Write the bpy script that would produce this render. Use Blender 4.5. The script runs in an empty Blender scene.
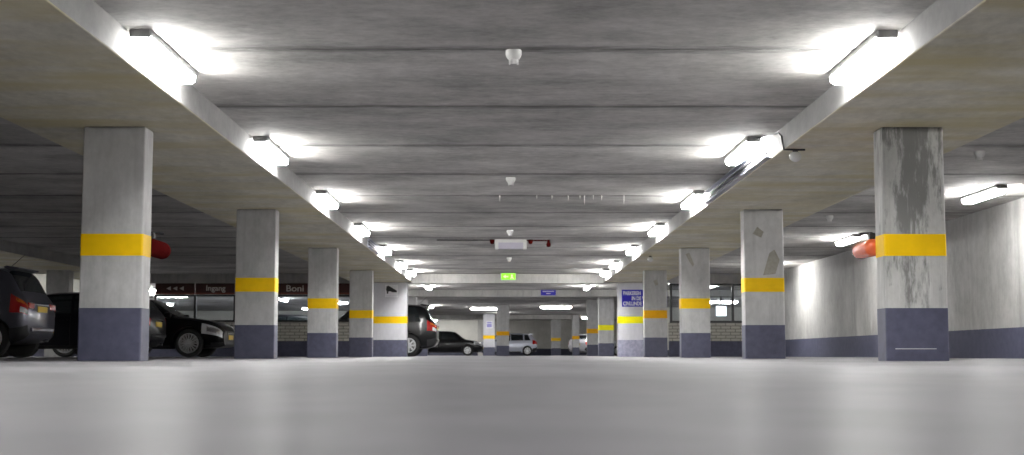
import bpy, bmesh, math, random
from mathutils import Vector, Matrix
R = math.radians
random.seed(7)
SC = bpy.context.scene
COL = SC.collection

# ------------------------------------------------------------------ helpers
def link(name, bm, mat=None, parent=None, smooth=False, angle=35):
    me = bpy.data.meshes.new(name)
    bmesh.ops.recalc_face_normals(bm, faces=bm.faces)
    bm.to_mesh(me); bm.free()
    if mat: me.materials.append(mat)
    if smooth:
        me.polygons.foreach_set('use_smooth', [True] * len(me.polygons))
        try: me.set_sharp_from_angle(angle=R(angle))
        except Exception: pass
    o = bpy.data.objects.new(name, me); COL.objects.link(o)
    if parent: o.parent = parent
    return o
def tag(o, label, cat, group=None, kind=None):
    o['label'] = label; o['category'] = cat
    if group: o['group'] = group
    if kind: o['kind'] = kind
    return o
def thing(name, label, cat, loc=(0, 0, 0), rz=0, group=None, kind=None):
    o = bpy.data.objects.new(name, None); COL.objects.link(o)
    o.empty_display_size = .1
    o.location = loc; o.rotation_euler = (0, 0, rz)
    return tag(o, label, cat, group, kind)
def struct(o):
    o['kind'] = 'structure'; return o
def dup(root, loc, rz=None, label=None, group=None):
    r = root.copy(); COL.objects.link(r); r.location = loc
    if rz is not None: r.rotation_euler = (0, 0, rz)
    if label: r['label'] = label
    if group: r['group'] = group
    for ch in list(root.children):
        c = ch.copy(); COL.objects.link(c); c.parent = r
        for g in ch.children:
            d = g.copy(); COL.objects.link(d); d.parent = c
    return r
def box(bm, x0, x1, y0, y1, z0, z1, bev=0, seg=1):
    v = [bm.verts.new((x, y, z)) for x in (x0, x1) for y in (y0, y1) for z in (z0, z1)]
    fs = [(0, 1, 3, 2), (4, 6, 7, 5), (0, 4, 5, 1), (2, 3, 7, 6), (0, 2, 6, 4), (1, 5, 7, 3)]
    f = [bm.faces.new([v[i] for i in q]) for q in fs]
    if bev:
        es = list({e for q in f for e in q.edges})
        bmesh.ops.bevel(bm, geom=es, offset=bev, segments=seg, affect='EDGES', profile=.5)
    return bm
def B(x0, x1, y0, y1, z0, z1, bev=0, seg=1):
    return box(bmesh.new(), x0, x1, y0, y1, z0, z1, bev, seg)
def tube(bm, pts, r, n=8):
    pts = [Vector(p) for p in pts]; rings = []
    for i, p in enumerate(pts):
        a = pts[max(i - 1, 0)]; b = pts[min(i + 1, len(pts) - 1)]
        t = (b - a).normalized()
        u = t.cross(Vector((0, 0, 1)))
        if u.length < .1: u = t.cross(Vector((1, 0, 0)))
        u.normalize(); w = t.cross(u)
        rr = r[i] if isinstance(r, (list, tuple)) else r
        rings.append([bm.verts.new(p + (u * math.cos(2 * math.pi * k / n) + w * math.sin(2 * math.pi * k / n)) * rr) for k in range(n)])
    for a, b in zip(rings, rings[1:]):
        for k in range(n): bm.faces.new((a[k], a[(k + 1) % n], b[(k + 1) % n], b[k]))
    bm.faces.new(rings[0][::-1]); bm.faces.new(rings[-1])
    return bm
def lathe(bm, prof, origin=(0, 0, 0), axis='Z', n=24):
    """prof: list of (r, h); closed with end faces; axis Z, Y or X"""
    rings = []
    O = Vector(origin)
    for r, h in prof:
        ring = []
        for k in range(n):
            a = 2 * math.pi * k / n; c, s = r * math.cos(a), r * math.sin(a)
            p = {'Z': (c, s, h), 'Y': (c, h, s), 'X': (h, c, s)}[axis]
            ring.append(bm.verts.new(O + Vector(p)))
        rings.append(ring)
    for a, b in zip(rings, rings[1:]):
        for k in range(n): bm.faces.new((a[k], a[(k + 1) % n], b[(k + 1) % n], b[k]))
    bm.faces.new(rings[0][::-1]); bm.faces.new(rings[-1])
    return bm
def prism(bm, poly, y0, y1):
    """polygon in x,z extruded along y"""
    a = [bm.verts.new((x, y0, z)) for x, z in poly]; b = [bm.verts.new((x, y1, z)) for x, z in poly]
    bm.faces.new(a); bm.faces.new(b[::-1])
    n = len(poly)
    for i in range(n): bm.faces.new((a[i], b[i], b[(i + 1) % n], a[(i + 1) % n]))
    return bm
def lettering(text, size, x, y, z, mat, parent, depth=.004, align='CENTER', name='lettering', sx=1, bold=.012):
    """raised letters facing -Y"""
    cu = bpy.data.curves.new(name, 'FONT'); cu.body = text; cu.size = size; cu.extrude = depth / 2
    cu.align_x = align; cu.align_y = 'CENTER'; cu.offset = size * bold
    t = bpy.data.objects.new(name, cu); COL.objects.link(t)
    dg = bpy.context.evaluated_depsgraph_get()
    me = bpy.data.meshes.new_from_object(t.evaluated_get(dg))
    bpy.data.objects.remove(t)
    me.name = name
    me.transform(Matrix.Translation((x, y, z)) @ Matrix.Rotation(R(90), 4, 'X') @ Matrix.Diagonal((sx, 1, 1, 1)))
    me.materials.clear(); me.materials.append(mat)
    o = bpy.data.objects.new(name, me); COL.objects.link(o)
    if parent: o.parent = parent
    return o

# ------------------------------------------------------------------ materials
class NT:
    def __init__(s, name):
        s.m = bpy.data.materials.new(name); s.m.use_nodes = True
        s.t = s.m.node_tree; s.p = s.t.nodes['Principled BSDF']; s.out = s.t.nodes['Material Output']
    def n(s, kind, **kw):
        nd = s.t.nodes.new(kind)
        for k, v in kw.items():
            if k in nd.inputs: nd.inputs[k].default_value = v
            else: setattr(nd, k, v)
        return nd
    def l(s, a, b): s.t.links.new(a, b)
    def math(s, op, a, b=None, c=None):
        nd = s.n('ShaderNodeMath', operation=op)
        for i, v in enumerate((a, b, c)):
            if v is None: continue
            if isinstance(v, (int, float)): nd.inputs[i].default_value = v
            else: s.l(v, nd.inputs[i])
        return nd.outputs[0]
    def ramp(s, fac, stops):
        nd = s.n('ShaderNodeValToRGB'); cr = nd.color_ramp
        while len(cr.elements) < len(stops): cr.elements.new(.5)
        for e, (p, c) in zip(cr.elements, stops):
            e.position = p; e.color = (*c, 1) if len(c) == 3 else c
        s.l(fac, nd.inputs[0]); return nd.outputs[0]
    def mix(s, fac, a, b, mode='MIX'):
        nd = s.n('ShaderNodeMix', data_type='RGBA', blend_type=mode)
        for i, v in ((0, fac), (6, a), (7, b)):
            if isinstance(v, (int, float)): nd.inputs[i].default_value = v
            elif isinstance(v, tuple): nd.inputs[i].default_value = (*v, 1)
            else: s.l(v, nd.inputs[i])
        return nd.outputs[2]
    def pos(s, scale=(1, 1, 1)):
        g = s.n('ShaderNodeNewGeometry'); mp = s.n('ShaderNodeMapping'); mp.inputs['Scale'].default_value = scale
        s.l(g.outputs['Position'], mp.inputs[0]); return mp.outputs[0]
    def noise(s, vec, scale, detail=6, rough=.6):
        nd = s.n('ShaderNodeTexNoise', Scale=scale, Detail=detail, Roughness=rough)
        s.l(vec, nd.inputs['Vector']); return nd.outputs['Fac']
    def xyz(s):
        g = s.n('ShaderNodeNewGeometry'); x = s.n('ShaderNodeSeparateXYZ'); s.l(g.outputs['Position'], x.inputs[0]); return x.outputs
    def bump(s, h, strength=.2, dist=.01):
        b = s.n('ShaderNodeBump', Strength=strength, Distance=dist); s.l(h, b.inputs['Height']); s.l(b.outputs[0], s.p.inputs['Normal'])

def plain(name, col, rough=.5, metal=0, spec=.5, var=.06, vscale=6, coat=0):
    t = NT(name)
    f = t.noise(t.pos(), vscale, 4)
    c = t.ramp(f, [(.3, tuple(max(0, k * (1 - var)) for k in col)), (.7, tuple(k * (1 + var) for k in col))])
    t.l(c, t.p.inputs['Base Color'])
    t.p.inputs['Roughness'].default_value = rough; t.p.inputs['Metallic'].default_value = metal
    t.p.inputs['Specular IOR Level'].default_value = spec
    if coat: t.p.inputs['Coat Weight'].default_value = coat; t.p.inputs['Coat Roughness'].default_value = .05
    return t.m
def emit(name, col, strength):
    t = NT(name)
    t.p.inputs['Base Color'].default_value = (*[k * .8 for k in col], 1)
    t.p.inputs['Emission Color'].default_value = (*col, 1); t.p.inputs['Emission Strength'].default_value = strength
    return t.m
def concrete(name, lo, hi, stretch=(1, 1, 1), tint=None, joint=None, streak=0, dado=None, bumpy=.25, damp=None, pale_sides=False):
    t = NT(name)
    a = t.noise(t.pos(stretch), 1.1, 9, .62)
    b = t.noise(t.pos(stretch), 9, 8, .7)
    f = t.math('ADD', t.math('MULTIPLY', a, .65), t.math('MULTIPLY', b, .35))
    c = t.ramp(f, [(.36, lo), (.64, hi)])
    if tint:                                                  # rusty / yellowish blooms in the concrete
        g = t.noise(t.pos((.55, 1.6, 1)), .9, 5, .6)
        c = t.mix(t.ramp(g, [(.42, (0, 0, 0)), (.68, (.85, .85, .85))]), c, tint)
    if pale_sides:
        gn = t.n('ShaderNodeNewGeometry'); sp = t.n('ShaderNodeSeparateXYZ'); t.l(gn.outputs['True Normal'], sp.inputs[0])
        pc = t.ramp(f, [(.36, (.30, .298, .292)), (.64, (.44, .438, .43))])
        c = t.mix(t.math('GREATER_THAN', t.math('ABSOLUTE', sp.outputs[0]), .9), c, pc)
    if streak:                                                # vertical run marks
        g = t.noise(t.pos((9, 9, .35)), 1.0, 6, .65)
        c = t.mix(t.math('MULTIPLY', t.ramp(g, [(.52, (0, 0, 0)), (.72, (1, 1, 1))]), streak), c, tuple(k * .42 for k in lo))
    X, Y, Z = t.xyz()
    if joint:                                                 # grime along the panel joints, tone of each panel
        y0, w, amt = joint
        q = t.math('DIVIDE', t.math('SUBTRACT', Y, y0), w)
        wn = t.n('ShaderNodeTexWhiteNoise', noise_dimensions='1D'); t.l(t.math('FLOOR', q), wn.inputs['W'])
        c = t.mix(1, c, t.ramp(wn.outputs[0], [(0, (.78, .78, .78)), (1, (1.0, 1.0, 1.0))]), 'MULTIPLY')
        fr = t.math('FRACT', q); d = t.math('MINIMUM', fr, t.math('SUBTRACT', 1, fr))
        nz = t.noise(t.pos((1.2, 6, 1)), 1.6, 6, .7)
        edge = t.math('ADD', t.math('MULTIPLY', d, w), t.math('MULTIPLY', t.math('SUBTRACT', nz, .5), .5))
        m = t.ramp(edge, [(.0, (amt, amt, amt)), (.16, (0, 0, 0))])
        c = t.mix(m, c, tuple(k * .45 for k in lo))
    if damp:                                                  # a dark water stain with its own shape on one column
        cx, wd, zlo = damp
        dx = t.math('ABSOLUTE', t.math('SUBTRACT', X, cx))
        g = t.noise(t.pos((5, 5, 1.2)), 1.6, 8, .65)
        k = t.math('SUBTRACT', t.math('ADD', g, t.math('MULTIPLY', t.math('SUBTRACT', Z, zlo), .1)), t.math('MULTIPLY', dx, wd))
        m = t.ramp(k, [(.42, (0, 0, 0)), (.52, (.8, .8, .8))])
        c = t.mix(m, c, tuple(q * .42 for q in lo))
        h = t.noise(t.pos((14, 14, .8)), 1.3, 6, .7)
        c = t.mix(t.ramp(h, [(.56, (0, 0, 0)), (.66, (.6, .6, .6))]), c, tuple(q * 1.15 for q in hi))
    if dado:
        z, dc = dado
        nz = t.noise(t.pos(), 7, 5)
        dcol = t.ramp(nz, [(.3, tuple(k * .85 for k in dc)), (.7, tuple(k * 1.15 for k in dc))])
        c = t.mix(t.math('LESS_THAN', Z, z), c, dcol)
    t.l(c, t.p.inputs['Base Color'])
    t.p.inputs['Roughness'].default_value = .8; t.p.inputs['Specular IOR Level'].default_value = .3
    t.bump(t.noise(t.pos(), 30, 6, .7), bumpy, .006)
    return t.m

PANEL, J0 = 2.645, 11.28
M = {}
M['ceiling'] = concrete('ceiling_concrete', (.33, .325, .31), (.74, .725, .695), stretch=(.8, 1.1, 1), joint=(J0, PANEL, .85))
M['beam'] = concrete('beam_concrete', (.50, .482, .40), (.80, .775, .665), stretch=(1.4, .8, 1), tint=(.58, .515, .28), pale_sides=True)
M['beam_face'] = M['beam']
M['column'] = concrete('column_concrete', (.39, .39, .39), (.61, .61, .61), stretch=(1.2, 1.2, .7), streak=.25)
M['column_damp'] = concrete('damp_column_concrete', (.36, .36, .35), (.56, .56, .55), stretch=(1.2, 1.2, .7), streak=.4, damp=(3.93, .75, .9))
M['pier'] = concrete('painted_pier_concrete', (.52, .52, .56), (.66, .66, .70), stretch=(1, 1, .6), streak=.1)
DADO = (.075, .078, .125)
M['wall_right'] = concrete('side_wall_concrete', (.36, .355, .34), (.58, .575, .56), stretch=(1, .8, .6), streak=.22, joint=(11.35 + .5, PANEL * 2, .35), dado=(.5, DADO))
M['wall_plain'] = concrete('hall_wall_concrete', (.42, .41, .38), (.56, .55, .52), streak=.2, dado=(.5, (.05, .052, .075)))
M['wall_white'] = concrete('pale_wall_paint', (.6, .59, .55), (.72, .71, .66), dado=(.3, (.05, .052, .075)))
M['lintel'] = concrete('lintel_concrete', (.36, .355, .34), (.52, .51, .49), stretch=(2, 1, 1), streak=.3)
M['yellow'] = plain('yellow_band_paint', (.92, .57, .0), .5, spec=.25, var=.06)
M['orange'] = plain('orange_band_paint', (.88, .44, .0), .5, spec=.25, var=.06)
M['lemon'] = plain('lemon_band_paint', (.90, .84, .0), .5, spec=.25, var=.05)
M['blue_base'] = plain('slate_base_paint', DADO, .5, var=.18, vscale=9)
M['pale_base'] = plain('worn_slate_base_paint', (.30, .30, .40), .55, var=.25, vscale=9)
M['lamp_white'] = emit('lamp_diffuser', (1, .99, .965), 70)
M['lamp_housing'] = plain('lamp_housing_grey', (.20, .20, .20), .45)
M['white_plastic'] = plain('white_plastic', (.72, .72, .70), .4, var=.03)
M['grey_plastic'] = plain('pale_grey_plastic', (.55, .53, .62), .4, var=.03)
M['black'] = plain('black_plastic', (.012, .012, .013), .45)
M['black_metal'] = plain('black_window_frame', (.014, .014, .016), .4)
M['tray'] = plain('zinc_tray_metal', (.42, .44, .52), .35, metal=.7)
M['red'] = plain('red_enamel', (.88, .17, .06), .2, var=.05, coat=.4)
M['dark_and_shaded_red'] = plain('dark_and_shaded_red_paint', (.07, .006, .006), .9, spec=0)  # shade on the left cylinder put into the colour; box fitting lamps share it
M['fascia'] = plain('maroon_fascia', (.055, .014, .010), .45, var=.12)
M['letter'] = plain('pale_letter', (.55, .50, .46), .5, var=.03)
M['sign_blue'] = plain('blue_sign_enamel', (.014, .008, .42), .5, var=.05)
M['sign_white'] = plain('white_sign_enamel', (.75, .75, .78), .4, var=.02)
M['exit'] = emit('green_sign_panel', (.25, .80, .02), .45)
M['exit_mark'] = emit('pale_sign_mark', (.6, 1, .4), .6)
M['lightbox'] = emit('lit_white_panel', (.9, .95, 1), 2.5)
M['lime'] = plain('lime_deposit', (.78, .77, .73), .6)
M['stain'] = plain('old_repair_mortar', (.36, .345, .30), .85, var=.15, vscale=14)
M['scuff'] = plain('bare_scuff', (.5, .5, .52), .7)

def floor_mat():
    t = NT('floor_coating')
    a = t.noise(t.pos((1, .35, 1)), .8, 6, .6); b = t.noise(t.pos(), 5, 8, .65); d = t.noise(t.pos(), 60, 4, .7)
    f = t.math('ADD', t.math('MULTIPLY', a, .6), t.math('MULTIPLY', b, .4))
    c = t.ramp(f, [(.35, (.135, .132, .143)), (.65, (.225, .219, .236))])
    c = t.mix(t.ramp(d, [(.66, (0, 0, 0)), (.74, (.5, .5, .5))]), c, (.16, .155, .15))
    df = t.n('ShaderNodeBsdfDiffuse'); t.l(c, df.inputs[0])
    gl = t.n('ShaderNodeBsdfGlossy'); gl.inputs[0].default_value = (1, 1, 1, 1)
    t.l(t.ramp(a, [(.3, (.30, .30, .30)), (.7, (.40, .40, .40))]), gl.inputs['Roughness'])
    bp = t.n('ShaderNodeBump', Strength=.04, Distance=.004); t.l(t.noise(t.pos(), 14, 5, .6), bp.inputs['Height']); t.l(bp.outputs[0], gl.inputs['Normal'])
    lw = t.n('ShaderNodeFresnel', IOR=1.35)
    mx = t.n('ShaderNodeMixShader'); t.l(t.math('MULTIPLY', lw.outputs[0], .12), mx.inputs[0]); t.l(df.outputs[0], mx.inputs[1]); t.l(gl.outputs[0], mx.inputs[2])
    t.l(mx.outputs[0], t.out.inputs[0])
    return t.m
M['floor'] = floor_mat()
def brick_mat():
    t = NT('pale_brickwork')
    g = t.n('ShaderNodeNewGeometry'); sx = t.n('ShaderNodeSeparateXYZ'); t.l(g.outputs['Position'], sx.inputs[0])
    cb = t.n('ShaderNodeCombineXYZ'); t.l(sx.outputs[0], cb.inputs[0]); t.l(sx.outputs[2], cb.inputs[1])
    br = t.n('ShaderNodeTexBrick', Scale=1.0); br.offset = .5
    for k, v in (('Color1', (.48, .46, .40, 1)), ('Color2', (.38, .365, .32, 1)), ('Mortar', (.17, .165, .155, 1)), ('Mortar Size', .012), ('Brick Width', .30), ('Row Height', .095)):
        br.inputs[k].default_value = v
    t.l(cb.outputs[0], br.inputs['Vector'])
    nz = t.noise(t.pos(), 8, 5)
    dc = t.ramp(nz, [(.3, tuple(k * .7 for k in DADO)), (.7, tuple(k * 1.05 for k in DADO))])
    c = t.mix(t.math('LESS_THAN', sx.outputs[2], .48), br.outputs['Color'], dc)
    t.l(c, t.p.inputs['Base Color']); t.p.inputs['Roughness'].default_value = .8
    return t.m
M['brick'] = brick_mat()
def glass_mat(name, tint, refl=.12):
    t = NT(name)
    tr = t.n('ShaderNodeBsdfTransparent'); tr.inputs[0].default_value = (*tint, 1)
    gl = t.n('ShaderNodeBsdfGlossy'); gl.inputs['Roughness'].default_value = .02
    fr = t.n('ShaderNodeFresnel', IOR=1.5)
    mx = t.n('ShaderNodeMixShader')
    t.l(t.math('ADD', fr.outputs[0], refl * .3), mx.inputs[0]); t.l(tr.outputs[0], mx.inputs[1]); t.l(gl.outputs[0], mx.inputs[2])
    t.l(mx.outputs[0], t.out.inputs[0]); return t.m
M['pane'] = glass_mat('window_glass', (.82, .85, .88))
M['car_glass'] = plain('tinted_car_glass', (.012, .016, .018), .04, spec=.8, var=0)
M['tyre'] = plain('tyre_rubber', (.015, .015, .015), .8)
M['rim'] = plain('alloy_rim', (.72, .73, .75), .3, metal=.35)
M['trim'] = plain('dark_bumper_trim', (.02, .02, .022), .55)
M['chrome'] = plain('chrome', (.75, .75, .76), .12, metal=1)
M['tail'] = plain('red_lens', (.42, .012, .010), .12, coat=.6)
M['amber'] = plain('amber_lens', (.65, .16, .02), .12, coat=.6)
M['clear'] = plain('clear_lens', (.60, .62, .64), .1, metal=.15)
M['plate'] = plain('yellow_plate', (.62, .42, .02), .4)
M['plate_far'] = plain('dull_plate', (.45, .33, .05), .4)
def paint(name, c, metal=.3, coat=.6): return plain(name, c, .3, metal=metal, spec=.25, var=.02, coat=coat)
M['p_grey'] = paint('grey_car_paint', (.11, .11, .14), .5)
M['p_black'] = paint('black_car_paint', (.004, .004, .005), 0, .15)
M['p_navy'] = paint('black_blue_car_paint', (.005, .005, .008), 0, .15)
M['p_silver'] = paint('silver_car_paint', (.62, .64, .74), .25)
M['p_white'] = paint('pale_silver_car_paint', (.58, .58, .62), .35)

# ------------------------------------------------------------------ setting
SLAB, BEAM = 2.55, 2.30
Y0, YW, YF = -6.0, 43.5, 102.0
XL, XR, XH = -20.0, 8.17, 16.0
struct(link('floor', B(XL - .2, XH + .2, Y0 - .2, YF + .2, -.2, 0), M['floor']))
# slab of wide precast panels with V joints
bm = bmesh.new(); prof = [(Y0 - .2, SLAB)]
y = J0 - PANEL * 6
while y < YF:
    if y > Y0: prof += [(y - .022, SLAB), (y, SLAB + .028), (y + .022, SLAB)]
    y += PANEL
prof += [(YF + .2, SLAB), (YF + .2, 2.85), (Y0 - .2, 2.85)]
a = [bm.verts.new((XL - .2, p, z)) for p, z in prof]; b = [bm.verts.new((XH + .2, p, z)) for p, z in prof]
for i in range(len(prof) - 3): bm.faces.new((a[i], a[i + 1], b[i + 1], b[i]))
n = len(prof)
bm.faces.new((a[n - 2], a[n - 1], b[n - 1], b[n - 2]))
bm.faces.new((a[n - 3], a[n - 2], b[n - 2], b[n - 3])); bm.faces.new((a[n - 1], a[0], b[0], b[n - 1]))
struct(link('ceiling', bm, M['ceiling']))
struct(link('wall_left', B(XL - .2, XL, Y0, YF, 0, SLAB + .05), M['wall_white']))
struct(link('wall_right', B(XR, XR + .25, Y0, YW + .3, 0, SLAB + .05), M['wall_right']))
struct(link('wall_back', B(XL - .2, XR + .25, Y0 - .2, Y0, 0, SLAB + .05), M['wall_plain']))
struct(link('wall_far', B(XL - .2, XH + .2, YF, YF + .2, 0, SLAB + .05), M['wall_plain']))
struct(link('wall_hall_right', B(XH, XH + .2, YW, YF, 0, SLAB + .05), M['wall_plain']))
struct(link('wall_hall_front', B(XR, XH, YW, YW + .3, 0, SLAB + .05), M['wall_plain']))
# longitudinal downstand beams
def beam(name, x0, x1, y0, y1, z0=BEAM, mat=None): return struct(link(name, B(x0, x1, y0, y1, z0, SLAB + .06, .008), mat or M['beam']))
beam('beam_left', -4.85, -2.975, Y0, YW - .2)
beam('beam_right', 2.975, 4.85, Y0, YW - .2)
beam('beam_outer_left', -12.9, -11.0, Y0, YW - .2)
beam('beam_hall_cross', -15, 15, 54.0, 54.7, mat=M['lintel'])
beam('beam_hall_far', XL, 4.1, 88.5, 89.3, mat=M['lintel'])
struct(link('wall_hall_partition', B(XL, -5.6, 80, 80.2, 0, SLAB + .05), M['wall_white']))
struct(link('wall_hall_bay', B(5.8, XH, 74, 74.2, 0, SLAB + .05), M['wall_white']))
struct(link('wall_pale_section', B(-12, -2.05, YF - .2, YF, 0, SLAB + .05), M['wall_white']))
# fire wall with its lintel, piers and shop-front sills
struct(link('wall_lintel', B(-11.35, XR, YW - .2, YW + .2, 2.27, SLAB + .06), M['lintel']))
struct(link('wall_sill_left', B(-11.3, -4.15, YW - .02, YW + .2, 0, 1.07), M['brick']))
struct(link('wall_sill_right', B(5.0, XR, YW - .02, YW + .2, 0, 1.05), M['brick']))
struct(link('wall_outer_left', B(XL, -11.3, YW - .1, YW + .2, 0, SLAB + .05), M['wall_white']))

# ------------------------------------------------------------------ columns
def column(x, y, label, w=.61, d=.32, top=BEAM, band='yellow', base='blue_base', mat='column', name='concrete_column', bz=(1.025, 1.24), dz=.515, group='concrete columns with painted bands', bands=True):
    t = thing(name, label, 'column', (x, y, 0), 0, group, 'thing')
    link('shaft', B(-w / 2, w / 2, 0, d, 0, top, .016, 2), M[mat], t)
    e = .0025
    def sleeve(z0, z1):
        bm = B(-w / 2 - e, w / 2 + e, -e, d + e, z0, z1)
        vs = [ed for ed in bm.edges if abs(ed.verts[0].co.z - ed.verts[1].co.z) > .05]
        bmesh.ops.bevel(bm, geom=vs, offset=.016, segments=2, affect='EDGES', profile=.5)
        return bm
    if bands:
        link('yellow_band', sleeve(*bz), M[band], t)
        link('painted_base', sleeve(.002, dz), M[base], t)
    return t
ROW = [13.65 + 7.86 * i for i in range(4)]
CX = 3.915
L1 = column(-CX, ROW[0], 'nearest yellow-banded concrete column on the left, shade-darkened red cylinder behind it')
column(-CX, ROW[1], 'yellow-banded concrete column second along the left row, between the black sedan and the shop lettering')
column(-CX, ROW[2], 'yellow-banded concrete column third along the left row')
column(-CX, ROW[3], 'yellow-banded concrete column just before the camera-sign pier in the left row')
R1 = column(CX + .03, ROW[0], 'nearest concrete column on the right, streaked with dark water stains, scraped slate base', mat='column_damp')
R2 = column(CX, ROW[1], 'concrete column with pale angular repair patches, second along the right row')
R3 = column(CX, ROW[2], 'concrete column in front of the lit right-hand window, one slanting dark stain')
R4 = column(CX, ROW[3], 'orange-banded concrete column partly covering the blue parking sign', band='orange')
link('scrape_mark', B(-.22, .18, -.004, 0, .115, .124), M['scuff'], R1)
def patch_poly(par, pts):
    bm = bmesh.new(); prism(bm, pts, -.0025, .002); return link('repair_patch', bm, M['stain'], par)
patch_poly(R2, [(-.02, 1.28), (.17, 1.30), (.24, 1.52), (.16, 1.68), (.08, 1.62)])
patch_poly(R2, [(-.17, 1.92), (-.04, 1.86), (.0, 1.95), (-.10, 2.03)])
column(-11.98, ROW[3], 'dim unbanded grey column beyond the grey car, far left', d=.4, bands=False)
column(-11.75, ROW[1], 'grey column outside the frame in the outer left row', bands=False)
column(-11.75, ROW[2] - .25, 'grey column outside the frame, in front of the black hatchback', bands=False, d=.28)
patch_poly(R3, [(-.20, 2.17), (-.12, 2.20), (-.02, 1.95), (-.05, 1.90), (-.13, 2.02)])
patch_poly(R4, [(-.06, 2.02), (.04, 2.06), (.08, 1.93), (.0, 1.88)])
# wide piers at the fire wall
PL = column(-3.64, 43.3, 'wide pale pier on the left carrying the black camera sign', w=1.04, d=.4, top=2.268, mat='pier', name='wide_pier', group='wide piers at the fire wall')
PR = column(4.13, 43.3, 'wide white pier on the right with lemon band and blue parking sign', w=1.46, d=.4, top=2.268, mat='pier', name='wide_pier', band='lemon', base='pale_base', group='wide piers at the fire wall')
column(-CX, 55.6, 'shaded column behind the black off-roader, left of the ramp', band='orange', top=SLAB)
column(-CX, 63.6, 'far column half hidden behind the roof of the black off-roader', band='orange', top=SLAB)
column(CX, 55.6, 'column with a lemon-green band next to the white sign pier', band='lemon', top=SLAB)
column(CX, 63.6, 'far orange-banded column on the right beside the pale silver car', band='orange', top=SLAB)
column(-.22, 70.9, 'orange-banded column standing in the middle beside the silver hatchback', w=.64, band='orange', top=SLAB)
WL = column(-1.10, 85.7, 'white lit pillar with a small lilac notice in front of the black hatchback', w=.72, d=.72, mat='pier', band='yellow', top=SLAB)
column(4.33, 88, 'dark shaded column in front of the pale silver car', w=.42, d=1.0, band='orange', top=SLAB)
column(-1.86, 100, 'thin dark column at the right end of the bright far wall', w=.42, d=.5, top=SLAB, bands=False, mat='lintel')
column(3.45, 98.5, 'farthest pale column against the far wall, yellow band', w=.66, d=.6, top=SLAB)

# ------------------------------------------------------------------ shop front windows
def shopfront(name, xs, y, z0, z1, zf=None):
    """frame bars along xs with one glass pane per bay; zf = rail under the fascia"""
    fr = link(name, B(xs[0] - .04, xs[-1] + .04, y, y + .09, z0, z0 + .06), M['black_metal']); struct(fr)
    link('head_rail', B(xs[0] - .04, xs[-1] + .04, y, y + .09, z1 - .06, z1), M['black_metal'], fr)
    for x in xs: link('mullion', B(x - .035, x + .035, y - .01, y + .09, z0 + .06, z1 - .06), M['black_metal'], fr)
    for a_, b_ in zip(xs, xs[1:]):
        link('pane', B(a_ + .035, b_ - .035, y + .04, y + .048, z0 + .06, z1 - .06), M['pane'], fr)
    return fr
XS = [-10.93 + 1.228 * i for i in range(6)]
shopfront('window_1', XS + [-4.18], YW - .02, 1.07, 1.92)
XR2 = [5.06, 6.08, 6.98, 8.1]
shopfront('window_2', XR2, YW - .02, 1.05, 2.26)
def fascia(i, label):
    a_, b_ = (XS + [-4.18])[i], (XS + [-4.18])[i + 1]
    o = link('fascia_board', B(a_ + .008, b_ - .008, YW - .09, YW + .04, 1.925, 2.265, .006), M['fascia'])
    tag(o, label, 'sign', 'maroon shop fascia boards')
    link('lower_rail', B(a_ + .008, b_ - .008, YW - .10, YW - .088, 1.925, 1.975), M['orange_edge'], o)
    return o, (a_ + b_) / 2
M['orange_edge'] = plain('rust_fascia_edge', (.14, .03, .014), .5)
f0, cx = fascia(0, 'maroon fascia board with three white left-pointing arrows')
for k in (-1, 0, 1):
    bm = bmesh.new(); x = cx + .02 + k * .20
    prism(bm, [(x - .085, 2.105), (x + .05, 2.17), (x + .05, 2.04)], YW - .097, YW - .088); link('arrow', bm, M['letter'], f0)
f1, cx = fascia(1, 'maroon fascia board lettered Ingang'); lettering('Ingang', .24, cx + .03, YW - .094, 2.11, M['letter'], f1)
fascia(2, 'maroon fascia board hidden behind the second left column')
f3, cx = fascia(3, 'maroon fascia board lettered Boni'); lettering('Boni', .27, cx + .03, YW - .094, 2.10, M['letter'], f3, sx=1.15)
fascia(4, 'maroon fascia board glimpsed right of the third left column')
fascia(5, 'maroon fascia board ending at the camera-sign pier')

# ------------------------------------------------------------------ signs
t = thing('camera_sign', 'small white sign with a black surveillance camera on the left pier', 'sign', (-3.60, 43.3, 2.03))
link('board', B(-.20, .20, -.014, -.003, -.20, .19, .004), M['sign_white'], t)
bm = bmesh.new(); prism(bm, [(-.16, .13), (-.10, .16), (.17, .0), (.155, -.05), (.02, -.045), (-.02, -.02), (-.10, -.02), (-.10, -.09), (-.145, -.09), (-.145, -.01), (-.17, .02)], -.019, -.014)
link('camera_mark', bm, M['black'], t)
link('caption_line', B(-.17, .17, -.017, -.014, -.165, -.15), M['grey_plastic'], t)
t = thing('parking_sign', 'blue parking sign with white capitals on the white right pier', 'sign', (4.22, 43.3, 1.795))
link('board', B(-.70, .70, -.016, -.003, -.255, .27, .004), M['sign_blue'], t)
for s, x, z in (('PARKEREN', -.665, .155), ('IN DE V', -.40, -.005), ('CINLLINDE V', -.665, -.165)):
    lettering(s, .165, x, -.018, z, M['sign_white'], t, align='LEFT', sx=.70, bold=.03)
t = thing('hanging_sign', 'small blue sign with white lines on the cross beam ahead', 'sign', (1.57, 54.0, 2.45))
link('board', B(-.29, .29, -.016, -.002, -.11, .11, .004), M['sign_blue'], t)
for z, a_, b_ in ((.045, -.22, .22), (-.04, -.08, .08)): link('text_line', B(a_, b_, -.019, -.016, z - .018, z + .018), M['grey_plastic'], t)
t = thing('notice', 'small lilac notice on the white lit pillar', 'sign', (-1.08, 85.7, 1.89))
link('board', B(-.19, .19, -.014, -.003, -.22, .22, .003), M['sign_white'], t)
M['lilac'] = plain('lilac_print', (.30, .28, .62), .5)
link('print_block', B(-.15, .15, -.018, -.014, -.16, .05), M['lilac'], t)
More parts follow.
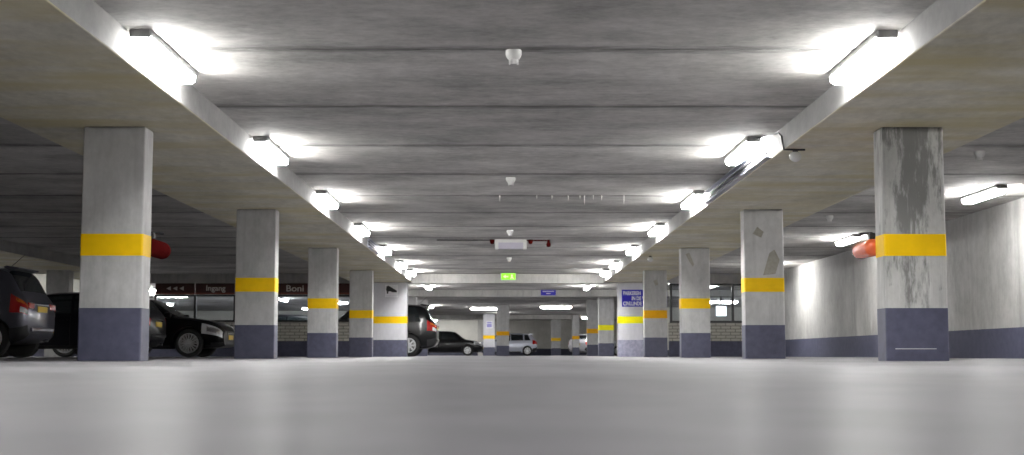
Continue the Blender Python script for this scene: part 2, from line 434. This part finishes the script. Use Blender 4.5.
link('print_block', B(-.15, .15, -.018, -.014, .09, .17), M['lilac'], t)
# exit sign
t = thing('exit_sign', 'lit green exit sign hanging from the lintel over the aisle', 'sign', (.01, 42.95, 2.45))
link('housing', B(-.23, .23, -.04, .04, -.11, .12, .01), M['white_plastic'], t)
link('lit_panel', B(-.215, .215, -.047, -.039, -.10, .10, .003), M['exit'], t)
bm = bmesh.new(); prism(bm, [(-.17, .0), (-.08, .06), (-.08, .02), (.0, .02), (.0, -.02), (-.08, -.02), (-.08, -.06)], -.05, -.046)
link('arrow', bm, M['exit_mark'], t)
bm = bmesh.new(); prism(bm, [(.05, -.07), (.09, .0), (.07, .04), (.11, .075), (.14, .04), (.13, .0), (.17, -.07), (.13, -.07), (.11, -.02), (.09, -.07)], -.05, -.046)
link('running_figure', bm, M['exit_mark'], t)
for x in (-.18, .18): link('hanger', lathe(bmesh.new(), [(.008, .09), (.008, SLAB - 2.45 - .001)], (x, 0, 0), 'Z', 8), M['white_plastic'], t)

# ------------------------------------------------------------------ lamps
def make_lamp(label, L=1.62):
    t = thing('tube_light', label, 'light', (0, 0, SLAB))
    h = L / 2
    link('housing', B(-.085, .085, -h, h, -.045, .004, .008), M['lamp_housing'], t)
    bm = bmesh.new()                                             # diffuser with sloping ends, narrower below
    lo = [(-.055, -h + .09), (.055, -h + .09), (.055, h - .09), (-.055, h - .09)]
    up = [(-.072, -h + .025), (.072, -h + .025), (.072, h - .025), (-.072, h - .025)]
    a = [bm.verts.new((x, y, -.125)) for x, y in lo]; m = [bm.verts.new((x, y, -.09)) for x, y in up]; c = [bm.verts.new((x, y, -.043)) for x, y in up]
    bm.faces.new(a); bm.faces.new(c[::-1])
    for p, q in ((a, m), (m, c)):
        for i in range(4): bm.faces.new((p[i], q[i], q[(i + 1) % 4], p[(i + 1) % 4]))
    link('diffuser', bm, M['lamp_white'], t)
    for s in (-1, 1):
        link('end_cap', B(-.078, .078, s * h - .022, s * h + .022, -.062, .002, .006), M['lamp_housing'], t)
    return t
ORD = ['nearest', 'second', 'third', 'fourth', 'fifth', 'sixth', 'seventh', 'eighth']
LY = [11.4 + 5.28 * i for i in range(6)] + [41.6, 50.7]
proto = make_lamp('lit tube light on the slab, nearest of the row along the left beam')
proto.location = (-2.875, LY[0], SLAB)
for side in (-1, 1):
    sn = 'left' if side < 0 else 'right'
    for i, yy in enumerate(LY):
        if side < 0 and i == 0: continue
        q = 'beyond the lintel by the %s columns' % sn if i == 7 else '%s in the row along the %s beam' % (ORD[i] if i else 'nearest', sn)
        dup(proto, (2.775 if side > 0 and i == 1 else side * 2.875, yy, SLAB), 0, 'lit tube light on the slab, ' + q, 'tube lights along the aisle')
    for yy, w_ in ((6.1, 'just above the frame'), (.8, 'overhead behind the camera')):
        dup(proto, (side * 2.875, yy, SLAB), 0, 'lit tube light by the %s beam %s' % (sn, w_), 'tube lights along the aisle')
proto['group'] = 'tube lights along the aisle'
for yy, w_ in ((21.2, 'right of the stained column, above the side wall'), (29.7, 'between the stained and the patched column'), (38.2, 'hidden behind the patched column'), (12.7, 'outside the frame')):
    dup(proto, (7.22, yy, SLAB), 0, 'lit tube light in the right bay ' + w_, 'tube lights in the right bay')
for yy, w_ in ((19, 'out of frame'), (25.5, 'out of frame beside the grey car'), (32, 'out of frame beyond the grey car'), (40.9, 'behind the dim grey column')):
    dup(proto, (-13.1, yy, SLAB), 0, 'lit tube light in the outer left lane, ' + w_, 'tube lights in the outer left lane')
for x, yy, rz, w_ in ((-1.15, 74.2, 90, 'left of the middle column'), (2.5, 72.0, 90, 'right of the middle column'), (-17, 68, 90, 'seen through the window under the arrows'),
                      (-10.0, 74, 90, 'seen through the window under Boni'), (-8.3, 66, 90, 'seen through the window right of the third left column'), (9.84, 64.7, 90, 'seen through the right-hand window'),
                      (5.7, 92, 90, 'above the pale silver car'), (-7, 92, 90, 'before the bright far wall'), (-3.84, 70.7, 0, 'above the roof of the black off-roader'), (-14, 58, 90, 'in the hall beyond Ingang'), (-6.5, 97, 90, 'close to the bright far wall'), (13, 67, 90, 'deep in the hall on the right'), (-14.5, 47.6, 90, 'unseen fill added behind the arrow fascia'), (-10.4, 47.6, 90, 'unseen fill added behind the fascia over Ingang'), (-6.6, 47.6, 90, 'unseen fill added behind the fascia near the camera sign'), (-14, 53, 90, 'unseen fill added deeper past the arrow fascia'), (-9, 53, 90, 'unseen fill added deeper behind the Boni fascia'), (6.2, 47.2, 90, 'unseen fill added behind the head of the right-hand window'), (10.5, 47.4, 90, 'unseen fill added right of the right-hand window')  # lamps around the fascia and window head are unseen fill added for the hall
                      , (-9.9, 62, 0, 'small and end-on in the window under Boni'), (-11.4, 64, 90, 'unseen fill added behind the second left column'), (-8.25, 60, 0, 'unseen fill added behind the third left column'), (-17, 62, 90, 'unseen fill added behind the nearest left column'), (-.3, 83.2, 0, 'unseen fill added behind the middle column'), (5.5, 83, 0, 'unseen fill added behind the far right columns'),  # lamps behind columns are added out of sight to brighten hall and pillar
                      (-1.6, 56.3, 90, 'unseen fill added behind the cross beam on the left'), (1.6, 56.3, 90, 'unseen fill added behind the cross beam on the right'), (-5.05, 98.8, 0, 'unseen fill added close to the far wall behind the black off-roader'), (-5.05, 95.2, 0, 'unseen fill added before the far wall behind the black off-roader')):  # extra unseen lamps added to light the slab and far wall
    dup(proto, (x, yy, SLAB), R(rz), 'lit tube light in the hall, ' + w_, 'tube lights in the hall beyond')
t = thing('lit_panel', 'bright white lit panel seen through the right-hand window', 'light box', (9.0, 59, 1.9))
link('case', B(-.24, .24, -.02, .10, -.24, .22, .01), M['white_plastic'], t); link('face', B(-.21, .21, -.026, -.019, -.21, .19), M['lightbox'], t)
link('bracket', B(-.03, .03, .03, .09, .2, SLAB - 1.9 + .005), M['lamp_housing'], t)

# ------------------------------------------------------------------ ceiling devices
def make_detector(label):
    t = thing('smoke_detector', label, 'smoke detector', (0, 0, SLAB), 0, 'ceiling smoke detectors')
    link('base', lathe(bmesh.new(), [(.066, .004), (.066, -.035), (.058, -.055), (.045, -.075)], n=20), M['white_plastic'], t, True)
    link('sensor_cap', lathe(bmesh.new(), [(.036, -.074), (.040, -.092), (.030, -.104), (.01, -.108)], n=20), M['white_plastic'], t, True)
    for k in range(3):
        a = 2 * math.pi * k / 3 + .5
        link('strut', lathe(bmesh.new(), [(.007, -.07), (.006, -.112)], (.038 * math.cos(a), .038 * math.sin(a), 0), n=8), M['white_plastic'], t)
    return t
dp = make_detector('pale smoke detector on the aisle slab, nearest and largest'); dp.location = (.0, 11.33, SLAB)
for x, yy, l in ((.005, 19.6, 'pale smoke detector second along the middle of the aisle slab'), (.02, 28.0, 'pale smoke detector just before the white box fitting'), (.02, 35.9, 'pale smoke detector just beyond the white box fitting'),
                 (5.75, 17.0, 'smoke detector in the right bay, right of the stained column'), (5.75, 25.0, 'smoke detector in the right bay between the stained and patched columns')):
    dup(dp, (x, yy, SLAB), 0, l)
def dome(x, y, z, label):
    t = thing('dome_sensor', label, 'sensor', (x, y, z), 0, 'white dome sensors under the right beam')
    link('mount', lathe(bmesh.new(), [(.03, .004), (.03, -.03)], n=16), M['black'], t)
    link('dome', lathe(bmesh.new(), [(.045, -.028), (.062, -.05), (.066, -.075), (.056, -.105), (.03, -.128), (.006, -.135)], n=20), M['white_plastic'], t, True, 80)
    return t
dome(3.11, 15.2, BEAM, 'white dome sensor with black cable under the right beam near the patched column')
dome(3.22, 31.8, BEAM, 'small white dome sensor under the right beam farther along')
bm = bmesh.new(); tube(bm, [(2.80, 15.80, SLAB - .03), (2.86, 15.7, SLAB - .02), (2.95, 15.3, SLAB - .05), (2.962, 15.2, SLAB - .10), (2.962, 15.1, BEAM - .013), (3.02, 15.1, BEAM - .012), (3.12, 15.12, BEAM - .012), (3.20, 15.12, BEAM - .012)], .011)
tag(link('sensor_cable', bm, M['black']), 'black cable bent over the right beam edge to the dome sensor', 'cable')
# cable trays on the beam faces
def tray(side, y0, y1, label):
    t = thing('cable_tray', label, 'cable tray', (side * 2.972, y0, 2.40), 0, 'cable trays on the beam faces')
    d = y1 - y0; s = -side
    bm = B(min(0, s * .07), max(0, s * .07), 0, d, -.085, -.078); box(bm, min(0, s * .07), max(0, s * .07), 0, d, .078, .085); box(bm, min(0, s * .006), max(0, s * .006), 0, d, -.078, .078)
    link('channel', bm, M['tray'], t)
    link('cable', tube(bmesh.new(), [(s * .035, .03, -.03), (s * .03, d * .5, -.03), (s * .035, d - .03, -.03)], .016), M['black'], t)
    link('cable', tube(bmesh.new(), [(s * .03, .03, .03), (s * .035, d * .5, .025), (s * .03, d - .03, .03)], .013), M['black'], t)
tray(1, 15.9, 20.9, 'zinc cable tray on the right beam face between two tube lights')
tray(-1, 29.3, 31.6, 'zinc cable tray on the left beam face beside a tube light')
# box fitting over the aisle
t = thing('warning_light_box', 'white box fitting with dark red lamps set across the middle of the aisle ceiling', 'light fitting', (.04, 30.3, SLAB))
link('case', B(-.345, .345, -.10, .10, -.075, 0, .012), M['white_plastic'], t)
link('front_panel', B(-.27, .27, -.108, .09, -.205, -.07, .008), M['grey_plastic'], t)
for s in (-1, 1): link('end_block', B(s * .305 - .04, s * .305 + .04, -.112, .095, -.215, -.07, .01), M['white_plastic'], t)
for x in (-.40, .43): link('red_lamp', lathe(bmesh.new(), [(.05, .0), (.05, -.05), (.04, -.085), (.012, -.10)], (x, 0, 0), n=16), M['dark_and_shaded_red'], t, True)
link('conduit', tube(bmesh.new(), [(.34, 0, -.018), (.6, 0, -.018), (.82, 0, -.018)], .014), M['dark_and_shaded_red'], t)
link('nozzle', lathe(bmesh.new(), [(.03, .0), (.034, -.07), (.05, -.09), (.045, -.15), (.015, -.16)], (.82, 0, 0), n=14), M['dark_and_shaded_red'], t, True)
link('link_rod', tube(bmesh.new(), [(-.44, 0, -.012), (-.9, 0, -.012), (-1.6, 0, -.012)], .009), M['black'], t)
# lime drips on one panel joint
for px, ln in ((-.12, .10), (.46, .05), (.70, .06), (.955, .08), (1.14, .05), (1.21, .14), (1.35, .06), (1.48, .07), (1.83, .13)):
    bm = lathe(bmesh.new(), [(.010, .035), (.009, 0), (.0055, -ln * .6), (.002, -ln)], (px - .04, J0 + PANEL * 4, SLAB), n=8)
    tag(link('lime_drip', bm, M['lime'], None, True), 'thin white lime drip hanging from a ceiling joint', 'lime drip', 'lime drips along a ceiling joint')
# red extinguisher cylinders behind the first pair of columns
def cylinder(side, label, mat):
    t = thing('fire_extinguisher', label, 'fire extinguisher', (side * 3.64, 14.02, 1.14))
    s = side
    pr = [(.02, .0), (.06, .012), (.085, .04), (.09, .08), (.09, .52), (.084, .56), (.06, .595), (.02, .61)]
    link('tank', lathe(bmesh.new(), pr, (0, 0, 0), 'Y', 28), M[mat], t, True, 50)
    link('valve', B(-.03, .03, .05, .12, .085, .15, .008), M['black'], t)
    link('lever', tube(bmesh.new(), [(0, .07, .145), (-s * .05, .14, .15), (-s * .10, .17, .145)], .013), M['black'], t)
    link('bracket', B(min(s * .06, s * .30), max(s * .06, s * .30), -.046, .02, -.03, .03, .004), M['black'], t)
cylinder(-1, 'red cylinder with shade in its colour, mounted behind the nearest left column', 'dark_and_shaded_red')
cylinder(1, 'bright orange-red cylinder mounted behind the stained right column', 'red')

# ------------------------------------------------------------------ cars
def pch(xs, ys, x):
    n = len(xs)
    if x <= xs[0]: return ys[0]
    if x >= xs[-1]: return ys[-1]
    i = max(k for k in range(n - 1) if xs[k] <= x)
    h = [xs[k + 1] - xs[k] for k in range(n - 1)]; dl = [(ys[k + 1] - ys[k]) / h[k] for k in range(n - 1)]
    def m(k):
        if k == 0: return dl[0]
        if k == n - 1: return dl[-1]
        if dl[k - 1] * dl[k] <= 0: return 0
        return 2 * dl[k - 1] * dl[k] / (dl[k - 1] + dl[k])
    t = (x - xs[i]) / h[i]; a, b = m(i), m(i + 1)
    return (2 * t**3 - 3 * t**2 + 1) * ys[i] + (t**3 - 2 * t**2 + t) * h[i] * a + (-2 * t**3 + 3 * t**2) * ys[i + 1] + (t**3 - t**2) * h[i] * b
SPEC = {
 'suv': dict(L=4.6, r=.36, ax=(.74, 3.62), keys=[(0, .46, .90, .95, .76, .68), (.05, .37, .99, 1.06, .85, .74), (.16, .31, 1.04, 1.22, .90, .72), (.40, .26, 1.06, 1.62, .915, .68), (.56, .25, 1.06, 1.68, .92, .66), (1.2, .24, 1.05, 1.71, .92, .65), (2.2, .23, 1.02, 1.705, .92, .65), (2.65, .23, 1.0, 1.625, .92, .64), (3.4, .23, .99, 1.07, .92, .72), (4.15, .25, .90, .97, .90, .74), (4.48, .29, .76, .83, .84, .68), (4.6, .37, .64, .70, .72, .56)],
   ws=(2.72, 3.36), rw=(.17, .40), win=[(.50, 1.02), (1.10, 1.92), (2.0, 3.0)], doors=[(1.12, 1.98), (2.0, 3.05)], spoiler=True, rails=True),
 'hatch': dict(L=4.1, r=.315, ax=(.62, 3.22), keys=[(0, .42, .80, .86, .70, .62), (.05, .33, .88, .95, .79, .67), (.14, .27, .92, 1.07, .83, .65), (.40, .21, .93, 1.35, .845, .60), (.60, .20, .93, 1.42, .85, .59), (1.3, .19, .92, 1.455, .85, .59), (2.0, .19, .90, 1.445, .85, .59), (2.4, .19, .89, 1.40, .85, .58), (3.1, .19, .88, .95, .85, .66), (3.68, .21, .80, .86, .83, .68), (3.99, .25, .68, .74, .77, .62), (4.1, .32, .56, .61, .66, .5)],
   ws=(2.45, 3.07), rw=(.16, .38), win=[(.42, .82), (.88, 1.66), (1.72, 2.72)], doors=[(.92, 1.70), (1.72, 2.76)], spoiler=True, rails=False),
 'sedan': dict(L=4.75, r=.335, ax=(1.0, 3.93), keys=[(0, .42, .86, .91, .72, .62), (.06, .34, .94, 1.0, .82, .7), (.2, .28, .97, 1.04, .88, .74), (.7, .23, .98, 1.09, .905, .70), (1.35, .21, .96, 1.37, .91, .60), (1.8, .2, .95, 1.44, .91, .60), (2.4, .2, .94, 1.45, .91, .60), (2.85, .2, .93, 1.40, .91, .59), (3.62, .2, .92, .98, .91, .72), (4.25, .22, .83, .89, .89, .72), (4.6, .24, .72, .78, .87, .70), (4.75, .28, .57, .62, .79, .60)],
   ws=(2.9, 3.58), rw=(.74, 1.30), win=[(1.12, 1.42), (1.48, 2.28), (2.34, 3.2)], doors=[(1.5, 2.32), (2.34, 3.25)], spoiler=False, rails=False),
}
def make_car(kind, name, label, body_mat, loc, rz, rim='rim', spokes=10, group=None, axle=None, rr=.60, roof_bits=True, tail_lit=True, plate='plate', win_mat='car_glass'):
    sp = dict(SPEC[kind]); L = sp['L']; K = sp['keys']; xs = [k[0] for k in K]
    if axle: sp['ax'] = (axle, sp['ax'][1])
    def sec(x):
        zb, zs, zr, wm, wr = (pch(xs, [k[j] for k in K], x) for j in range(1, 6))
        h = zs - zb; g = zr - zs
        return [(0, zb), (wm * .84, zb), (wm * .955, zb + .06), (wm * 1.0, zb + .45 * h), (wm * .985, zb + .82 * h), (wm * .945, zs),
                (wr + .035 * min(1, g / .3), zs + g * .90), (wr * .80, zs + g * .975), (0, zr)]
    def S(x, u, side=1, off=0):
        """surface point, x from the tail, u 0..8 from underside to roof line"""
        def raw(x, u):
            p = sec(x); i = min(int(u), 7); f = u - i
            y = p[i][0] + (p[i + 1][0] - p[i][0]) * f; z = p[i][1] + (p[i + 1][1] - p[i][1]) * f
            if 5 < u < 6: y += .03 * math.sin(math.pi * f) * min(1, (p[6][1] - p[5][1]) / .3)
            return Vector((x - L / 2, y, z))
        P = raw(x, u)
        if off:
            e = .004
            xx = min(max(x, e), L - e)
            du = raw(xx, min(u + e, 8)) - raw(xx, max(u - e, 0)); dx = raw(xx + e, u) - raw(xx - e, u)
            nrm = dx.cross(du)
            if nrm.length: P = P + nrm.normalized() * off
        return Vector((P.x, P.y * side, P.z))
    root = thing(name, label, 'car', loc, rz, group)
    # body shell
    bm = bmesh.new()
    us = [0, .5, 1, 1.5, 2, 2.5, 3, 3.5, 4, 4.5, 5, 5.2, 5.4, 5.6, 5.8, 6, 6.5, 7, 7.5, 8]
    st = [0, .02, .05, .09]; x = .15
    while x < L - .12: st.append(x); x += .07
    st += [L - .09, L - .05, L - .02, L]
    rings = []
    for x in st:
        h1 = [S(x, u, 1) for u in us]; h2 = [S(x, u, -1) for u in us[1:-1]][::-1]
        rings.append([bm.verts.new(p) for p in h1 + h2])
    n = len(rings[0])
    for a, b in zip(rings, rings[1:]):
        for k in range(n): bm.faces.new((a[k], a[(k + 1) % n], b[(k + 1) % n], b[k]))
    bm.faces.new(rings[0]); bm.faces.new(rings[-1][::-1])
    body = link('body', bm, body_mat, root)
    r = sp['r']
    cut = bmesh.new()
    for ax in sp['ax']:
        for s in (-1, 1):
            ya, yb = sorted((s * .58, s * 1.2))
            lathe(cut, [(r + .055, ya), (r + .055, yb)], (ax - L / 2, 0, r), 'Y', 32)
    cutter = link('cutter', cut); cutter.parent = root
    md = body.modifiers.new('arches', 'BOOLEAN'); md.operation = 'DIFFERENCE'; md.solver = 'EXACT'; md.object = cutter
    dg = bpy.context.evaluated_depsgraph_get()
    me = bpy.data.meshes.new_from_object(body.evaluated_get(dg))
    body.modifiers.clear(); body.data = me; me.name = 'body'
    if not me.materials: me.materials.append(body_mat)
    me.polygons.foreach_set('use_smooth', [True] * len(me.polygons)); me.set_sharp_from_angle(angle=R(38))
    bpy.data.objects.remove(cutter)
    def patch(nm, mat, x0, x1, u0, u1, sides=(1, -1), nx=8, nu=6, off=.006, skew=None, both=False, par=None):
        """a panel lying on the shell with its own thickness"""
        if both:
            cols = [(s, u) for s, u in [(1, u0 + (u1 - u0) * j / nu) for j in range(nu + 1)] + [(-1, u1 - (u1 - u0) * j / nu) for j in range(1, nu + 1)]]
            sets = [cols]
        else:
            sets = [[(s, u0 + (u1 - u0) * j / nu) for j in range(nu + 1)] for s in sides]
        last = None
        for cols in sets:
            bm = bmesh.new(); T, Bt = [], []
            for i in range(nx + 1):
                ra, rb = [], []
                for s, u in cols:
                    q = (u - u0) / (u1 - u0); a_, b_ = x0, x1
                    if skew: a_ += skew[0] * q; b_ += skew[1] * q
                    x = a_ + (b_ - a_) * i / nx
                    ra.append(bm.verts.new(S(x, u, s, off))); rb.append(bm.verts.new(S(x, u, s, -.01)))
                T.append(ra); Bt.append(rb)
            m = len(cols) - 1
            for i in range(nx):
                for j in range(m):
                    bm.faces.new((T[i][j], T[i + 1][j], T[i + 1][j + 1], T[i][j + 1])); bm.faces.new((Bt[i][j], Bt[i][j + 1], Bt[i + 1][j + 1], Bt[i + 1][j]))
            for i in range(nx):
                for j in (0, m): bm.faces.new((T[i][j], T[i + 1][j], Bt[i + 1][j], Bt[i][j]))
            for j in range(m):
                for i in (0, nx): bm.faces.new((T[i][j], T[i][j + 1], Bt[i][j + 1], Bt[i][j]))
            last = link(nm, bm, mat, par or root, True, 30)
        return last
    for i, (a_, b_) in enumerate(sp['win']):
        sk = {0: (.16, .0), 1: (.02, .02), 2: (.02, -.34)}[i]
        if kind == 'sedan' and i == 0: sk = (.22, .0)
        patch('side_window', M[win_mat], a_, b_, 5.10, 5.90, skew=sk)
    patch('windshield', M['car_glass'], sp['ws'][0], sp['ws'][1], 6.25, 8, both=True, nx=10)
    patch('rear_window', M['car_glass'], sp['rw'][0], sp['rw'][1], 6.25, 8, both=True, nx=8)
    for a_, b_ in sp['doors']:
        for s in (1, -1):
            d = patch('door', body_mat, a_ + .008, b_ - .008, 2.1, 4.98, sides=(s,), off=.004, nx=10)
            p = S(a_ + .16, 4.35, s, .0)
            link('door_handle', B(p.x - .09, p.x + .09, min(p.y, p.y + s * .03), max(p.y, p.y + s * .03), p.z - .014, p.z + .014, .006), body_mat, d)
    patch('front_bumper', M['trim'], L - .30, L - .012, 1.15, 2.3, both=False)
    patch('rear_bumper', M['trim'], .012, .30, 1.15, 2.7)
    patch('headlight', M['clear'], L - .52, L - .04, 3.3 if kind == 'sedan' else 3.9, 4.75 if kind == 'sedan' else 5.1)
    patch('headlight_lens', M['chrome'], L - .40, L - .10, 3.6 if kind == 'sedan' else 4.1, 4.4 if kind == 'sedan' else 4.8, off=.011)
    patch('sill', M['trim'], sp['ax'][0] + r + .1, sp['ax'][1] - r - .1, 1.2, 2.05)
    tl = patch('tail_light', M['tail'], .015, .30, 3.7, 5.3)
    if kind == 'suv':
        for s in (-1, 1): link('tail_lens', B(-L / 2 - .012, -L / 2 + .10, min(s * .46, s * .74), max(s * .46, s * .74), .90, 1.02, .012), M['tail'], root)
        patch('turn_lens', M['amber'], .02, .20, 4.85, 5.25, off=.009); patch('tail_lens', M['clear'], .012, .12, 3.75, 4.3, off=.009)
    # nose and tail fittings
    zn = K[-1][3]; zt = K[0][2]; zp = zt + (.07 if kind == 'suv' else 0)
    xN, xT = L / 2, -L / 2
    link('grille', B(xN - .03, xN + .012, -.42, .42, zn - .10, zn - .0, .01), M['black'], root)
    link('air_intake', B(xN - .05, xN + .008, -.46, .46, K[-1][1] + .01, K[-1][1] + .09, .01), M['black'], root)
    link('grille_bar', B(xN + .008, xN + .02, -.40, .40, zn - .055, zn - .04, .004), M['chrome'], root)
    link('number_plate', B(xN + .005, xN + .02, -.26, .26, zn - .20, zn - .09, .003), M[plate], root)
    link('number_plate', B(xT - .015, xT + .01, -.26, .26, zp - .12, zp - .01, .003), M[plate], root)
    link('tail_trim', B(xT - .018, xT + .01, -.34, .34, zp + .005, zp + .03, .004), M['chrome'], root)
    link('bumper_step', B(xT - .03, xT + .1, -.62, .62, K[0][1] + .03, K[0][1] + .10, .012), body_mat, root)
    link('exhaust', lathe(bmesh.new(), [(.03, xT + .02), (.03, xT + .25)], (0, -.45, K[1][1] - .04), 'X', 14), M['chrome'], root)
    for s in (-1, 1):
        p = S(sp['ws'][1] - .12, 5.0, s)
        bm = bmesh.new(); lathe(bm, [(.02, -.12), (.07, -.09), (.085, -.02), (.085, .04), (.06, .06)], (p.x, p.y + s * .11, p.z + .07), 'X', 16)
        for v in bm.verts: v.co.z = p.z + .07 + (v.co.z - p.z - .07) * .8
        mir = link('door_mirror', bm, body_mat, root, True, 50)
        link('mirror_stalk', tube(bmesh.new(), [(p.x - .02, p.y - s * .03, p.z + .02), (p.x - .02, p.y + s * .07, p.z + .05)], .02), M['trim'], mir)
    # wheels
    for ax in sp['ax']:
        for s in (-1, 1):
            yc = s * (K[5][4] - .13); x = ax - L / 2; w = .105
            tp = [(r * rr * .98, -w * .8), (r * .86, -w), (r * .97, -w * .82), (r, -w * .5), (r, w * .5), (r * .97, w * .82), (r * .86, w), (r * rr * .98, w * .8)]
            wh = link('wheel', lathe(bmesh.new(), tp, (x, yc, r), 'Y', 36), M['tyre'], root, True, 40)
            bm = lathe(bmesh.new(), [(r * (rr + .05), s * w * .80), (r * (rr + .05), s * w * .97), (r * (rr - .02), s * w * .97), (r * (rr - .05), s * w * .45)], (x, yc, r), 'Y', 36)
            link('rim_ring', bm, M[rim], wh, True, 40)
            link('rim_back', lathe(bmesh.new(), [(r * (rr - .03), s * w * .30), (r * (rr - .03), s * w * .40)], (x, yc, r), 'Y', 24), M['trim'], wh)
            bm = lathe(bmesh.new(), [(r * .15, s * w * .45), (r * .15, s * w * .9), (r * .05, s * w * .98)], (x, yc, r), 'Y', 16)
            for k in range(spokes):
                a_ = 2 * math.pi * k / spokes; c, q = math.cos(a_), math.sin(a_); hw = r * (.045 if spokes > 8 else .085)
                pts = [(r * .10, -hw), (r * (rr - .01), -hw * .9), (r * (rr - .01), hw * .9), (r * .10, hw)]
                lo = [bm.verts.new((x + c * u - q * v, yc + s * w * .5, r + q * u + c * v)) for u, v in pts]
                hi = [bm.verts.new((x + c * u - q * v, yc + s * w * .88, r + q * u + c * v)) for u, v in pts]
                bm.faces.new(lo); bm.faces.new(hi[::-1])
                for i in range(4): bm.faces.new((lo[i], hi[i], hi[(i + 1) % 4], lo[(i + 1) % 4]))
            link('rim_spokes', bm, M[rim], wh)
    if sp['spoiler']:
        xr = sp['rw'][1] - L / 2; zr = pch(xs, [k[3] for k in K], sp['rw'][1] + .08)
        bm = bmesh.new()
        pts = [(-.13, -.015), (-.13, .01), (.10, .045), (.16, .02), (.05, -.05)]
        a = [bm.verts.new((xr + px, -.56, zr + pz)) for px, pz in pts]; b = [bm.verts.new((xr + px, .56, zr + pz)) for px, pz in pts]
        bm.faces.new(a); bm.faces.new(b[::-1])
        for i in range(5): bm.faces.new((a[i], b[i], b[(i + 1) % 5], a[(i + 1) % 5]))
        link('spoiler', bm, body_mat, root)
    if sp['rails']:
        for s in (-1, 1):
            pt = [S(x, 6.5, s, d) for x, d in ((.8, 0), (.9, .045), (1.6, .05), (2.4, .045), (2.5, 0))]
            link('roof_rail', tube(bmesh.new(), pt, .018), M['trim'], root)
    p = S(sp['rw'][1] + .25, 8, 1)
    link('aerial', tube(bmesh.new(), [(p.x, 0, p.z - .01), (p.x - .03, 0, p.z + .02), (p.x - .30 * (1 if kind == 'suv' else .6), 0, p.z + .26 * (1 if kind == 'suv' else .6))], [.012, .006, .004]), M['black'], root)
    return root
make_car('suv', 'parked_car', 'dark grey off-roader cut by the left edge, tail towards the aisle', M['p_grey'], (-11.1, 26.45, 0), math.pi, spokes=7, axle=.66, group='parked cars')
make_car('hatch', 'parked_car', 'black hatchback mostly hidden behind the nearest left column', M['p_navy'], (-9.9, 31.5, 0), math.pi, group='parked cars')
make_car('sedan', 'parked_car', 'black saloon with many-spoked wheel, nose towards the second left column', M['p_black'], (-9.14, 34.2, 0), 0, spokes=16, rr=.66, group='parked cars')
make_car('suv', 'parked_car', 'black off-roader with lit red tail lamp behind the camera-sign pier', M['p_black'], (-4.6, 45.95, 0), math.pi, spokes=8, axle=.88, group='parked cars')
make_car('hatch', 'parked_car', 'small black hatchback before the bright far wall, nose right', M['p_black'], (-3.46, 82.4, 0), 0, spokes=8, group='parked cars')
make_car('hatch', 'parked_car', 'silver hatchback half behind the middle column, tail right', M['p_silver'], (-.12, 90.8, 0), math.pi, spokes=8, group='parked cars')
make_car('hatch', 'parked_car', 'pale silver car seen from behind among the far right columns', M['p_white'], (6.0, 94.3, 0), R(48), spokes=8, group='parked cars')
make_car('sedan', 'parked_car', 'dark car seen through the window below Ingang', M['p_navy'], (-12.6, 50.5, 0), 0, spokes=8, group='parked cars')
make_car('hatch', 'parked_car', 'dark car behind the window at the camera-sign pier', M['p_navy'], (-7.2, 48.6, 0), 0, spokes=8, group='parked cars')

# ------------------------------------------------------------------ camera, world, view
cam = bpy.data.cameras.new('camera'); co = bpy.data.objects.new('camera', cam); COL.objects.link(co); SC.camera = co
F = 1400.0
cam.sensor_width = 36; cam.lens = F / 1024 * 36; cam.clip_start = .02; cam.clip_end = 300
co.location = (-.062, 0, .062)
co.rotation_euler = (R(90) + math.atan(127.2 / F), 0, -math.atan(6.0 / F))
cam.dof.use_dof = True; cam.dof.focus_distance = 14.5; cam.dof.aperture_fstop = 4.5
w = bpy.data.worlds.new('world'); SC.world = w; w.use_nodes = True
w.node_tree.nodes['Background'].inputs[0].default_value = (.02, .02, .022, 1)
SC.view_settings.view_transform = 'Standard'; SC.view_settings.look = 'None'
SC.view_settings.gamma = 1; SC.view_settings.use_curve_mapping = False
SC.view_settings.exposure = 0.9
SC.cycles.use_denoising = True
SC.cycles.max_bounces = 10; SC.cycles.diffuse_bounces = 6; SC.cycles.glossy_bounces = 4; SC.cycles.transparent_max_bounces = 16
SC.cycles.sample_clamp_indirect = 6
